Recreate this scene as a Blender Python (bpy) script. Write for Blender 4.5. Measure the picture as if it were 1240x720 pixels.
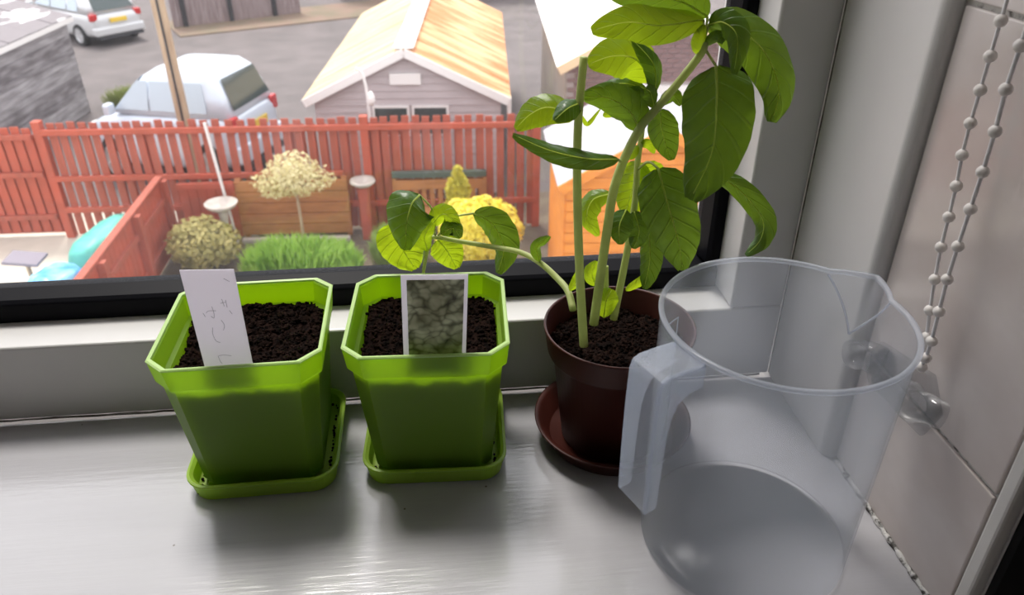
import bpy, bmesh, math, random
from mathutils import Vector, Matrix, noise
for o in list(bpy.data.objects): bpy.data.objects.remove(o)
scene = bpy.context.scene
COL = scene.collection
R = math.radians

# ------------------------------------------------------------------ camera
CAM = Vector((0, 0, 0.45)); FPX = 930.0
PITCH = R(30.8); YAW = R(5.8)
cd = bpy.data.cameras.new('camera'); cam = bpy.data.objects.new('camera', cd); COL.objects.link(cam)
cam.location = CAM; cam.rotation_euler = (math.pi/2 - PITCH, 0, -YAW)
cd.sensor_width = 36; cd.lens = FPX/1240*36; cd.clip_start = 0.01; cd.clip_end = 300
cd.dof.use_dof = True; cd.dof.focus_distance = 0.60; cd.dof.aperture_fstop = 12
scene.camera = cam
# ------------------------------------------------------------------ light
SKY = 1.30; SUN = 2.5
w = bpy.data.worlds.new('world'); scene.world = w; w.use_nodes = True
bg = w.node_tree.nodes['Background']; bg.inputs[0].default_value = (0.97, 0.965, 1.0, 1); bg.inputs[1].default_value = SKY
sd = bpy.data.lights.new('sun', 'SUN'); sun = bpy.data.objects.new('sun', sd); COL.objects.link(sun)
sd.energy = SUN; sd.angle = R(15); sd.color = (1.0, 0.955, 0.90)
el, az = R(63), R(20)          # high, behind the garden, a little to the left
dirn = Vector((math.sin(az)*math.cos(el), -math.cos(az)*math.cos(el), -math.sin(el)))
sun.rotation_euler = dirn.to_track_quat('-Z', 'Y').to_euler()
sun.location = (-2, 14, 12)
vs = scene.view_settings
vs.view_transform = 'Standard'; vs.look = 'None'; vs.gamma = 1.0; vs.use_curve_mapping = False
vs.exposure = 0.74

# ------------------------------------------------------------------ helpers
_D = Vector((math.sin(YAW)*math.cos(PITCH), math.cos(YAW)*math.cos(PITCH), -math.sin(PITCH)))
_R = Vector((math.cos(YAW), -math.sin(YAW), 0)); _U = _R.cross(_D)
def ray(px, py): return _D + _R*((px-620)/FPX) + _U*((360-py)/FPX)
def at(px, py, y):                       # the point of a view ray at world depth y
    d = ray(px, py); return CAM + d*(y/d.y)
def onz(px, py, z):
    d = ray(px, py); return CAM + d*((z-CAM.z)/d.z)
def depth(p): return (Vector(p)-CAM).dot(_D)
ZG = -4.81                                # garden level
def gz(px, py, h=0): return onz(px, py, ZG+h)

def N(nt, t, **k):
    n = nt.nodes.new(t)
    for a, v in k.items(): setattr(n, a, v)
    return n
MATS = {}
def mat(name, color, rough=.6, spec=.5, metal=0, var=0, vscale=20, bump=0, bscale=60, trans=0, tcol=None, color2=None, coat=0, stretch=(1,1,1), detail=4, contrast=(.35,.65)):
    if name in MATS: return MATS[name]
    m = bpy.data.materials.new(name); m.use_nodes = True; nt = m.node_tree
    p = nt.nodes['Principled BSDF']; out = nt.nodes['Material Output']; L = nt.links.new
    p.inputs['Base Color'].default_value = (*color, 1); p.inputs['Roughness'].default_value = rough
    p.inputs['Specular IOR Level'].default_value = spec; p.inputs['Metallic'].default_value = metal
    p.inputs['Coat Weight'].default_value = coat; p.inputs['Coat Roughness'].default_value = .15
    tc = N(nt, 'ShaderNodeTexCoord'); mp = N(nt, 'ShaderNodeMapping'); mp.inputs['Scale'].default_value = stretch
    L(tc.outputs['Object'], mp.inputs[0])
    if color2 is None and var: color2 = tuple(min(1, c*(1-var)) for c in color)
    if color2 is not None:
        nz = N(nt, 'ShaderNodeTexNoise'); nz.inputs['Scale'].default_value = vscale; nz.inputs['Detail'].default_value = detail
        L(mp.outputs[0], nz.inputs[0])
        cr = N(nt, 'ShaderNodeValToRGB'); cr.color_ramp.elements[0].position = contrast[0]; cr.color_ramp.elements[1].position = contrast[1]
        cr.color_ramp.elements[0].color = (*color, 1); cr.color_ramp.elements[1].color = (*color2, 1)
        L(nz.outputs[0], cr.inputs[0]); L(cr.outputs[0], p.inputs['Base Color'])
    if bump:
        nb = N(nt, 'ShaderNodeTexNoise'); nb.inputs['Scale'].default_value = bscale; nb.inputs['Detail'].default_value = 5
        L(mp.outputs[0], nb.inputs[0])
        b = N(nt, 'ShaderNodeBump'); b.inputs['Strength'].default_value = bump; b.inputs['Distance'].default_value = .002
        L(nb.outputs[0], b.inputs['Height']); L(b.outputs[0], p.inputs['Normal'])
    if trans:
        t = N(nt, 'ShaderNodeBsdfTranslucent'); t.inputs[0].default_value = (*(tcol or color), 1)
        mx = N(nt, 'ShaderNodeMixShader'); mx.inputs[0].default_value = trans
        L(p.outputs[0], mx.inputs[1]); L(t.outputs[0], mx.inputs[2]); L(mx.outputs[0], out.inputs[0])
    MATS[name] = m; return m

def link(name, me, m, parent=None, smooth=False):
    if m is not None: me.materials.append(m)
    if smooth:
        for p in me.polygons: p.use_smooth = True
    o = bpy.data.objects.new(name, me); COL.objects.link(o)
    if parent is not None: o.parent = parent
    return o
def obj(name, bm, m, parent=None, smooth=False):
    me = bpy.data.meshes.new(name)
    bmesh.ops.recalc_face_normals(bm, faces=bm.faces)
    bm.to_mesh(me); bm.free(); return link(name, me, m, parent, smooth)
def empty(name, loc=(0,0,0), rz=0):
    o = bpy.data.objects.new(name, None); COL.objects.link(o); o.location = loc; o.rotation_euler = (0,0,rz); o.empty_display_size = .02
    return o
def tag(o, label, cat, group=None, kind=None):
    o['label'] = label; o['category'] = cat
    if group: o['group'] = group
    if kind: o['kind'] = kind
    return o
def struct(o, label=None, cat=None):
    o['kind'] = 'structure'
    if label: o['label'] = label
    if cat: o['category'] = cat
    return o
def box(bm, x0, x1, y0, y1, z0, z1, bev=0, M=None, seg=2):
    vs_ = [bm.verts.new((x, y, z)) for x in (x0, x1) for y in (y0, y1) for z in (z0, z1)]
    fs = [(0,1,3,2),(4,6,7,5),(0,4,5,1),(2,3,7,6),(0,2,6,4),(1,5,7,3)]
    faces = [bm.faces.new([vs_[i] for i in f]) for f in fs]
    if M is not None:
        for v in vs_: v.co = M @ v.co
    if bev:
        es = list({e for f in faces for e in f.edges})
        bmesh.ops.bevel(bm, geom=es, offset=bev, segments=seg, profile=.5, affect='EDGES')
def bx(name, m, parent, x0, x1, y0, y1, z0, z1, bev=0, M=None, smooth=False, seg=2):
    bm = bmesh.new(); box(bm, x0, x1, y0, y1, z0, z1, bev, M, seg); return obj(name, bm, m, parent, smooth)
def loft(bm, rings, close=True, cap0=False, cap1=False):
    rv = [[bm.verts.new(p) for p in r] for r in rings]; n = len(rings[0])
    for a, b in zip(rv, rv[1:]):
        for i in range(n if close else n-1):
            bm.faces.new((a[i], a[(i+1)%n], b[(i+1)%n], b[i]))
    if cap0: bm.faces.new(rv[0][::-1])
    if cap1: bm.faces.new(rv[-1])
    return rv
def lathe(bm, prof, c=(0,0,0), n=48, closed=False, cap0=False, cap1=False):
    rings = [[(c[0]+r*math.cos(2*math.pi*i/n), c[1]+r*math.sin(2*math.pi*i/n), c[2]+z) for i in range(n)] for r, z in prof]
    if closed: rings.append(rings[0])
    rv = loft(bm, rings, True, cap0, cap1)
    if closed: bmesh.ops.remove_doubles(bm, verts=bm.verts, dist=1e-7)
def crom(pts, n):
    pts = [Vector(p) for p in pts]
    if len(pts) == 2: pts = [pts[0], pts[0].lerp(pts[1], .5), pts[1]]
    P = [pts[0]*2-pts[1]] + pts + [pts[-1]*2-pts[-2]]; out = []
    m = len(pts)-1
    for k in range(n):
        t = k/(n-1)*m; i = min(int(t), m-1); f = t-i
        a, b, c, d = P[i:i+4]
        out.append(.5*((2*b)+(c-a)*f+(2*a-5*b+4*c-d)*f*f+(3*b-a-3*c+d)*f**3))
    return out
def tube(bm, pts, r, seg=8, n=None, cap=True):
    pts = crom(pts, n) if n else [Vector(p) for p in pts]
    rr = r if callable(r) else (lambda t: r)
    up = Vector((.13, .31, .94)); rings = []
    tan = [(pts[min(i+1, len(pts)-1)]-pts[max(i-1, 0)]).normalized() for i in range(len(pts))]
    a = tan[0].cross(up)
    if a.length < 1e-3: a = tan[0].cross(Vector((1,0,0)))
    a.normalize()
    for i, p in enumerate(pts):
        a = (a - tan[i]*a.dot(tan[i])).normalized(); b = tan[i].cross(a); q = rr(i/(len(pts)-1))
        rings.append([p + (a*math.cos(2*math.pi*k/seg)+b*math.sin(2*math.pi*k/seg))*q for k in range(seg)])
    loft(bm, rings, True, cap, cap)
def prism(bm, poly, axis, a, b):          # poly in the two other axes, extruded along axis
    def mk(u, v, w_): return {'x': (w_, u, v), 'y': (u, w_, v), 'z': (u, v, w_)}[axis]
    loft(bm, [[mk(u, v, a) for u, v in poly], [mk(u, v, b) for u, v in poly]], True, True, True)

# ------------------------------------------------------------------ materials
def sill_mat():
    m = mat('gloss_sill_paint', (.43,.425,.445), rough=.15, spec=1.0, var=.06, vscale=9, bump=.12, bscale=60, stretch=(.35,4,1))
    nt = m.node_tree; p = nt.nodes['Principled BSDF']; L = nt.links.new
    # grime specks
    tc = N(nt,'ShaderNodeTexCoord'); v = N(nt,'ShaderNodeTexVoronoi'); v.inputs['Scale'].default_value = 34; L(tc.outputs['Object'], v.inputs[0])
    c = N(nt,'ShaderNodeMath', operation='LESS_THAN'); c.inputs[1].default_value = .035; L(v.outputs['Distance'], c.inputs[0])
    v2 = N(nt,'ShaderNodeSeparateColor'); L(v.outputs['Color'], v2.inputs[0])
    g = N(nt,'ShaderNodeMath', operation='GREATER_THAN'); g.inputs[1].default_value = .6; L(v2.outputs[0], g.inputs[0])
    mu = N(nt,'ShaderNodeMath', operation='MULTIPLY'); L(c.outputs[0], mu.inputs[0]); L(g.outputs[0], mu.inputs[1])
    src = p.inputs['Base Color'].links[0].from_socket
    mx = N(nt,'ShaderNodeMixRGB'); L(mu.outputs[0], mx.inputs[0]); L(src, mx.inputs[1]); mx.inputs[2].default_value = (.17,.15,.13,1)
    L(mx.outputs[0], p.inputs['Base Color']); return m
M_sill = sill_mat()
M_frame = mat('white_upvc', (.60,.59,.575), rough=.35, spec=.5, var=.05, vscale=12)
M_liner = mat('painted_jamb_lining', (.68,.665,.65), rough=.38, spec=.5, var=.06, vscale=10, bump=.1, bscale=40)
M_black = mat('black_gasket', (.006,.006,.008), rough=.40, spec=.05)
M_wall = mat('room_plaster', (.80,.77,.74), rough=.8)
M_dark = mat('black_wall_cladding', (.006,.006,.006), rough=.6, spec=.2)
M_floor = mat('room_floor', (.45,.39,.33), rough=.6)
M_tile = mat('cream_marbled_tile', (.64,.585,.56), rough=.16, spec=.5, color2=(.55,.485,.455), vscale=11, stretch=(1,1,1.4), bump=.05, bscale=20)
M_grout = mat('grubby_grout', (.46,.44,.41), rough=.9, color2=(.10,.09,.08), vscale=160, contrast=(.5,.7))
M_seal = mat('mouldy_sealant', (.55,.54,.52), rough=.6, color2=(.05,.045,.04), vscale=170, contrast=(.47,.6))
M_crack = mat('dark_joint', (.10,.085,.07), rough=.9, color2=(.30,.28,.26), vscale=60, contrast=(.45,.7))
M_tiletrim = mat('white_tile_trim', (.62,.60,.57), rough=.3)
M_green = mat('lime_green_plastic', (.21,.33,.05), rough=.38, spec=.4, trans=.50, tcol=(.74,1.0,.03))
M_saucer = mat('lime_green_saucer', (.38,.56,.08), rough=.38, spec=.4, trans=.40, tcol=(.74,1.0,.04))
M_terra = mat('brown_plastic_pot', (.050,.011,.007), rough=.42, spec=.3, trans=.05, tcol=(.3,.06,.03))
M_soil = mat('black_compost', (.004,.0028,.0024), rough=1, spec=.06, color2=(.018,.009,.0065), vscale=180, bump=1, bscale=300)
M_paper = mat('white_card', (.86,.83,.87), rough=.6, spec=.3, trans=.5, tcol=(.93,.90,.95))
M_ink = mat('grey_pencil', (.33,.31,.34), rough=.8)
M_bead = mat('white_bead', (.84,.80,.77), rough=.4, trans=.15)
M_cord = mat('white_cord', (.74,.73,.74), rough=.7)
M_stem = mat('basil_stem', (.55,.61,.24), rough=.45, spec=.4, trans=.3, tcol=(.8,.9,.35), var=.2, vscale=60)
M_midrib = mat('leaf_midrib', (.46,.60,.20), rough=.5, trans=.65, tcol=(.95,1.0,.35))

def leaf_mat(name, c1, c2, t, tw):
    m = bpy.data.materials.new(name); m.use_nodes = True; nt = m.node_tree; L = nt.links.new
    p = nt.nodes['Principled BSDF']; out = nt.nodes['Material Output']
    uv = N(nt,'ShaderNodeUVMap'); sp = N(nt,'ShaderNodeSeparateXYZ'); L(uv.outputs[0], sp.inputs[0])
    ab = N(nt,'ShaderNodeMath', operation='ABSOLUTE'); L(sp.outputs[1], ab.inputs[0])
    k = N(nt,'ShaderNodeMath', operation='MULTIPLY_ADD'); L(ab.outputs[0], k.inputs[0]); k.inputs[1].default_value = -.22; L(sp.outputs[0], k.inputs[2])
    k2 = N(nt,'ShaderNodeMath', operation='MULTIPLY'); L(k.outputs[0], k2.inputs[0]); k2.inputs[1].default_value = 6.5*2*math.pi
    sn = N(nt,'ShaderNodeMath', operation='COSINE'); L(k2.outputs[0], sn.inputs[0])
    pw = N(nt,'ShaderNodeMapRange'); L(sn.outputs[0], pw.inputs[0]); pw.inputs[1].default_value = .86; pw.inputs[2].default_value = 1.0
    tc = N(nt,'ShaderNodeTexCoord'); nz = N(nt,'ShaderNodeTexNoise'); nz.inputs['Scale'].default_value = 75; L(tc.outputs['Object'], nz.inputs[0])
    cr = N(nt,'ShaderNodeValToRGB'); cr.color_ramp.elements[0].color = (*c1,1); cr.color_ramp.elements[1].color = (*c2,1)
    cr.color_ramp.elements[0].position = .35; cr.color_ramp.elements[1].position = .7; L(nz.outputs[0], cr.inputs[0])
    mx = N(nt,'ShaderNodeMixRGB'); mxf = N(nt,'ShaderNodeMath', operation='MULTIPLY'); L(pw.outputs[0], mxf.inputs[0]); mxf.inputs[1].default_value = .30
    L(mxf.outputs[0], mx.inputs[0]); L(cr.outputs[0], mx.inputs[1]); mx.inputs[2].default_value = (.22,.34,.08,1)
    L(mx.outputs[0], p.inputs['Base Color']); p.inputs['Roughness'].default_value = .34; p.inputs['Specular IOR Level'].default_value = .45
    ad = N(nt,'ShaderNodeMath', operation='MULTIPLY_ADD'); L(pw.outputs[0], ad.inputs[0]); ad.inputs[1].default_value = -.35; L(nz.outputs[0], ad.inputs[2])
    b = N(nt,'ShaderNodeBump'); b.inputs['Strength'].default_value = .8; b.inputs['Distance'].default_value = .0018; L(ad.outputs[0], b.inputs['Height']); L(b.outputs[0], p.inputs['Normal'])
    tr = N(nt,'ShaderNodeBsdfTranslucent'); 
    tm = N(nt,'ShaderNodeMixRGB', blend_type='MULTIPLY'); tm.inputs[0].default_value = .35; tm.inputs[1].default_value = (*t,1); L(cr.outputs[0], tm.inputs[2])
    L(tm.outputs[0], tr.inputs[0]); L(b.outputs[0], tr.inputs['Normal'])
    ms = N(nt,'ShaderNodeMixShader'); ms.inputs[0].default_value = tw; L(p.outputs[0], ms.inputs[1]); L(tr.outputs[0], ms.inputs[2]); L(ms.outputs[0], out.inputs[0])
    return m
M_leaf = leaf_mat('basil_leaf', (.032,.088,.022), (.055,.13,.028), (.34,.54,.02), .31)
M_leaf2 = leaf_mat('basil_leaf_bright', (.09,.19,.02), (.13,.25,.03), (.70,.90,.02), .5)  # brighter, yellower and more translucent leaf green

def clear_mat(name, milk, tint, rough=.15, ior=1.45, spec=1.0):
    m = bpy.data.materials.new(name); m.use_nodes = True; nt = m.node_tree; L = nt.links.new
    nt.nodes.remove(nt.nodes['Principled BSDF']); out = nt.nodes['Material Output']
    t = N(nt,'ShaderNodeBsdfTransparent'); t.inputs[0].default_value = (*tint,1)
    d = N(nt,'ShaderNodeBsdfDiffuse'); d.inputs[0].default_value = (.86,.90,.98,1)
    tl = N(nt,'ShaderNodeBsdfTranslucent'); tl.inputs[0].default_value = (.84,.90,1.0,1)
    dm = N(nt,'ShaderNodeMixShader'); dm.inputs[0].default_value = .5; L(d.outputs[0], dm.inputs[1]); L(tl.outputs[0], dm.inputs[2])
    a = N(nt,'ShaderNodeMixShader'); a.inputs[0].default_value = milk; L(t.outputs[0], a.inputs[1]); L(dm.outputs[0], a.inputs[2])
    g = N(nt,'ShaderNodeBsdfGlossy'); g.inputs['Roughness'].default_value = rough
    # Schlick reflectance, the same from both sides of the sheet
    f0 = ((ior-1)/(ior+1))**2*spec
    lw = N(nt,'ShaderNodeLayerWeight'); lw.inputs[0].default_value = .5
    pw5 = N(nt,'ShaderNodeMath', operation='POWER'); L(lw.outputs['Facing'], pw5.inputs[0]); pw5.inputs[1].default_value = 5
    fm = N(nt,'ShaderNodeMath', operation='MULTIPLY_ADD'); L(pw5.outputs[0], fm.inputs[0]); fm.inputs[1].default_value = (1-f0)*spec; fm.inputs[2].default_value = f0
    b = N(nt,'ShaderNodeMixShader'); L(fm.outputs[0], b.inputs[0]); L(a.outputs[0], b.inputs[1]); L(g.outputs[0], b.inputs[2]); L(b.outputs[0], out.inputs[0])
    return m
M_glass = clear_mat('window_glass', .016, (.98,.98,.98), rough=.0, ior=1.5, spec=.8)
M_jug = clear_mat('frosted_polypropylene', .15, (.97,.975,.985), rough=.16, spec=.55)
M_jugthick = clear_mat('thick_polypropylene', .34, (.95,.96,.985), rough=.18, spec=.7)
M_clear = clear_mat('clear_plastic', .06, (.97,.97,.97), rough=.05, ior=1.5)

def print_mat():
    m = bpy.data.materials.new('seed_packet_photo'); m.use_nodes = True; nt = m.node_tree; L = nt.links.new; p = nt.nodes['Principled BSDF']
    tc = N(nt,'ShaderNodeTexCoord'); nz = N(nt,'ShaderNodeTexNoise'); nz.inputs['Scale'].default_value = 60
    L(tc.outputs['Object'], nz.inputs[0])
    ad = N(nt,'ShaderNodeMixRGB', blend_type='ADD'); ad.inputs[0].default_value = .018; L(tc.outputs['Object'], ad.inputs[1]); L(nz.outputs['Color'], ad.inputs[2])
    v = N(nt,'ShaderNodeTexVoronoi'); v.inputs['Scale'].default_value = 135; v.inputs['Randomness'].default_value = 1; mp = N(nt,'ShaderNodeMapping'); mp.inputs['Scale'].default_value = (1,1,1.5)
    L(ad.outputs[0], mp.inputs[0]); L(mp.outputs[0], v.inputs[0])
    cr = N(nt,'ShaderNodeValToRGB'); e = cr.color_ramp.elements
    e[0].position = 0; e[0].color = (.95,.97,.78,1); e[1].position = .95; e[1].color = (.10,.10,.07,1)
    k = e.new(.42); k.color = (.74,.78,.55,1); k = e.new(.68); k.color = (.36,.38,.24,1)
    L(v.outputs['Distance'], cr.inputs[0])
    n2 = N(nt,'ShaderNodeTexNoise'); n2.inputs['Scale'].default_value = 40; L(tc.outputs['Object'], n2.inputs[0])
    c2 = N(nt,'ShaderNodeValToRGB'); c2.color_ramp.elements[0].position=.38; c2.color_ramp.elements[1].position=.58; c2.color_ramp.elements[0].color=(.60,.58,.50,1); L(n2.outputs[0], c2.inputs[0])
    mu = N(nt,'ShaderNodeMixRGB', blend_type='MULTIPLY'); mu.inputs[0].default_value = 1; L(cr.outputs[0], mu.inputs[1]); L(c2.outputs[0], mu.inputs[2])
    L(mu.outputs[0], p.inputs['Base Color']); p.inputs['Roughness'].default_value = .4; return m
M_print = print_mat()

# exterior
M_road = mat('asphalt_road', (.16,.138,.135), rough=.9, color2=(.12,.105,.102), vscale=1.2)
M_patio = mat('pale_patio_slab', (.62,.57,.48), rough=.9, var=.1, vscale=3)
M_earth = mat('garden_earth', (.11,.08,.06), rough=1, color2=(.16,.13,.09), vscale=4)
M_verge = mat('sandy_verge', (.24,.165,.125), rough=1, color2=(.18,.15,.10), vscale=1.1)
M_fence = mat('red_fence_paint', (.42,.095,.058), rough=.75, color2=(.29,.075,.045), vscale=3, stretch=(6,6,1))
M_fence2 = mat('red_fence_paint_bright', (.46,.09,.05), rough=.75, color2=(.36,.08,.045), vscale=4)
M_plank = mat('orange_brown_plank', (.48,.20,.075), rough=.8, color2=(.36,.15,.06), vscale=3, stretch=(1,1,6))
M_orange = mat('orange_shed_board', (.80,.29,.045), rough=.7, color2=(.66,.22,.035), vscale=3, stretch=(1,1,5))
M_felt = mat('pale_felt_roof', (.40,.385,.42), rough=.8, var=.12, vscale=4)
M_clad = mat('mauve_grey_cladding', (.50,.445,.45), rough=.8, var=.1, vscale=5, stretch=(1,1,5))
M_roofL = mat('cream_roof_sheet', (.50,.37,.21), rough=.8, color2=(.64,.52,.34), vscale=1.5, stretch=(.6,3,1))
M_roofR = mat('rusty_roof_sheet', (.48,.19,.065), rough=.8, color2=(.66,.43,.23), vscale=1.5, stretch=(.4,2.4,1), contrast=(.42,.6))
M_white = mat('white_painted_wood', (.78,.76,.74), rough=.6)
M_weather = mat('weathered_board', (.20,.185,.19), rough=.9, color2=(.42,.40,.41), vscale=2.2, stretch=(1,.7,5), contrast=(.35,.7))
M_weather2 = mat('weathered_board_dark', (.13,.115,.12), rough=.9, color2=(.36,.34,.35), vscale=2.2, stretch=(1,.7,5), contrast=(.4,.75))
M_oldroof = mat('grey_roof_panel', (.22,.20,.21), rough=.85, color2=(.80,.78,.78), vscale=1.4, stretch=(2.5,.5,1), contrast=(.54,.60))
M_pole = mat('pale_timber_pole', (.50,.38,.26), rough=.85, color2=(.38,.27,.18), vscale=4, stretch=(6,6,.6))
M_brick = mat('purple_brown_brick', (.26,.165,.16), rough=.9, color2=(.20,.12,.125), vscale=4)
M_mortar = mat('mortar', (.40,.34,.33), rough=.95)
M_render = mat('tan_rendered_wall', (.40,.34,.29), rough=.9, var=.15, vscale=2)
M_whiteroof = mat('white_sheet_roof', (.88,.87,.85), rough=.6)
M_fascia = mat('cream_fascia', (.80,.60,.38), rough=.7)
M_wood = mat('dark_boundary_boards', (.20,.15,.15), rough=.9, color2=(.30,.24,.24), vscale=3, stretch=(4,4,.5))
M_silver = mat('silver_car_paint', (.62,.63,.64), rough=.3, spec=.6, metal=.25, coat=.6)
M_blue = mat('pale_blue_car_paint', (.62,.70,.80), rough=.28, spec=.6, metal=.1, coat=.8)
M_cglass = mat('car_glass', (.46,.55,.63), rough=.08, spec=.9)  # pale blue base colour paints in the reflection on the windows
M_cglassd = mat('dark_car_glass', (.05,.07,.07), rough=.1, spec=.7)
M_tyre = mat('tyre_rubber', (.02,.02,.02), rough=.8)
M_alloy = mat('alloy_wheel', (.55,.55,.56), rough=.4, metal=.5)
M_tail = mat('red_lamp', (.50,.03,.03), rough=.2)
M_plate = mat('yellow_plate', (.80,.55,.06), rough=.5)
M_plastic = mat('dark_trim', (.03,.03,.035), rough=.5)
M_tarp = mat('teal_tarpaulin', (.08,.42,.34), rough=.45, color2=(.12,.52,.44), vscale=5, bump=.4, bscale=6)
M_bluebag = mat('blue_plastic_sheet', (.06,.32,.72), rough=.35, color2=(.26,.62,.85), vscale=5, contrast=(.4,.6))
M_slate = mat('grey_table_top', (.22,.20,.24), rough=.7)
M_stone = mat('pale_stone', (.58,.52,.47), rough=.9, var=.2, vscale=12)
M_gtop = mat('dark_green_bench_top', (.08,.10,.085), rough=.6)

# ------------------------------------------------------------------ the room
YF, YW = .58, .2905        # window frame front, room face of the wall
XR, XL = .3217, -.98       # right and left reveal
ZT = 1.05
bm = bmesh.new()
box(bm, -1.5, 1.2, YW, .72, -1.05, -.035); box(bm, -1.5, 1.2, YW, .72, ZT, 1.5)
box(bm, -1.5, XL, YW, .72, -.035, ZT); box(bm, XR+.009, 1.2, YW, .72, -.035, ZT)
wall_window = struct(obj('wall_window', bm, M_wall))
struct(bx('wall_back', M_wall, None, -1.5, 1.2, -1.4, -1.3, -1.05, 1.5))  # unseen room walls, drawn in close so they bounce more light
struct(bx('wall_left', M_wall, None, -1.6, -1.5, -1.4, .72, -1.05, 1.5))
struct(bx('wall_right', M_wall, None, 1.2, 1.3, -1.4, .72, -1.05, 1.5))
struct(bx('floor', M_floor, None, -1.6, 1.3, -1.4, .72, -1.15, -1.05))
struct(bx('ceiling', mat('ceiling_white', (.7,.7,.68), rough=.9), None, -1.6, 1.3, -1.4, .72, 1.5, 1.6))
struct(bx('wall_front', M_dark, None, XR+.0095, 1.19, YW-.006, YW-.0002, -.9, 1.4))
# sill
sill = struct(bx('window_sill', M_sill, None, XL, XR+.0085, .20, YF-.0003, -.034, 0, .006, seg=3), 'white gloss painted window sill with brush marks', 'window sill')
# tiles of the right reveal
for i, (z0, z1) in enumerate([(.002,.1105),(.1135,.3645),(.3675,.6185),(.6215,.8725),(.8755,1.048)]):
    bx('tile', M_tile, wall_window, XR, XR+.0075, .3035, .4585, z0, z1, .0012)
bx('grout', M_grout, wall_window, XR+.0022, XR+.0088, .3015, .5, .0005, 1.05)
bx('tile_edge_trim', M_tiletrim, wall_window, XR-.0008, XR+.0088, YW+.0003, .3015, .0005, 1.05, .002)
# sealant bead between sill and tiles
random.seed(3)
bm = bmesh.new(); pts = [(XR-.0008+random.uniform(-.0006,.0006), .30+i*.004, .0008+random.uniform(-.0004,.0006)) for i in range(40)]
tube(bm, pts, lambda t: .0024+.0006*math.sin(t*60), 6); obj('sealant_bead', bm, M_seal, wall_window, True)
# jamb lining with a rounded front edge
bm = bmesh.new()
r_ = .0085; x0 = .3113; poly = [(x0, .579)]
for k in range(9):
    a = k/8*math.pi/2; poly.append((x0+r_-r_*math.cos(a), .4605+r_-r_*math.sin(a)))
poly += [(XR+.0087, .4605), (XR+.0087, .579)]
prism(bm, poly, 'z', .0006, 1.045); trim = struct(obj('trim_1', bm, M_liner), 'white painted jamb lining with a rounded edge', 'jamb lining')
trim.data.materials[0] = M_liner
# window
win = empty('window_1', (0,0,0)); struct(win, 'white window frame with black gasket and clear pane', 'window')
ZS = .0782; XJ = .2613; YB = .621
def rail(name, prof, x0, x1):             # a bar along x, prof in (y, z)
    bm = bmesh.new(); prism(bm, prof, 'x', x0, x1); return obj(name, bm, M_frame, win)
bx('bottom_rail', M_frame, win, XL, .3108, YF, .70, .0012, ZS, .0025, seg=3)
bx('jamb', M_frame, win, XJ, .3108, YF, .70, ZS+.0003, ZT, .0025, seg=3)
bx('jamb', M_frame, win, XL, XL+.05, YF, .70, ZS+.0003, ZT, .0025, seg=3)
bx('head_rail', M_frame, win, XL+.0505, XJ-.0005, YF, .70, ZT-.06, ZT, .0025, seg=3)
# black gasket bars: a square bar and a sloping lip towards the pane
def gask(name, poly, axis, a, b):
    bm = bmesh.new(); prism(bm, poly, axis, a, b); o = obj(name, bm, M_black, win)
    md = o.modifiers.new('b', 'BEVEL'); md.width = .0012; md.segments = 2
gask('gasket', [(YB, ZS+.0002), (YB, .0965), (YB+.004, .0995), (YB+.02, .1035), (.652, .1035), (.652, ZS+.0002)], 'x', XL+.051, XJ-.0003)
gask('gasket', [(XJ-.0002, YB), (XJ-.0095, YB), (XJ-.0125, YB+.004), (XJ-.0165, YB+.02), (XJ-.0165, .652), (XJ-.0002, .652)], 'z', .1036, ZT-.061)
gask('gasket', [(XL+.0502, YB), (XL+.0625, YB), (XL+.067, YB+.02), (XL+.067, .652), (XL+.0502, .652)], 'z', .1036, ZT-.061)
bx('glass_pane', M_glass, win, XL+.055, XJ-.006, .6425, .6465, .09, ZT-.055)
# dark joint lines: frame to sill and frame to lining
random.seed(8)
bm = bmesh.new(); pts = [(XL+.01+i*.012, YF-.0003, .0008+random.uniform(-.0003,.0006)) for i in range(107)]
tube(bm, pts, lambda t: .0010+.0005*noise.noise(Vector((t*40,0,0))), 6); obj('joint_line', bm, M_crack, win)
bm = bmesh.new(); tube(bm, [(.3112, .5795, .003), (.3112, .5795, 1.0)], .0008, 6, 30); obj('joint_line', bm, M_crack, win)

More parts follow.
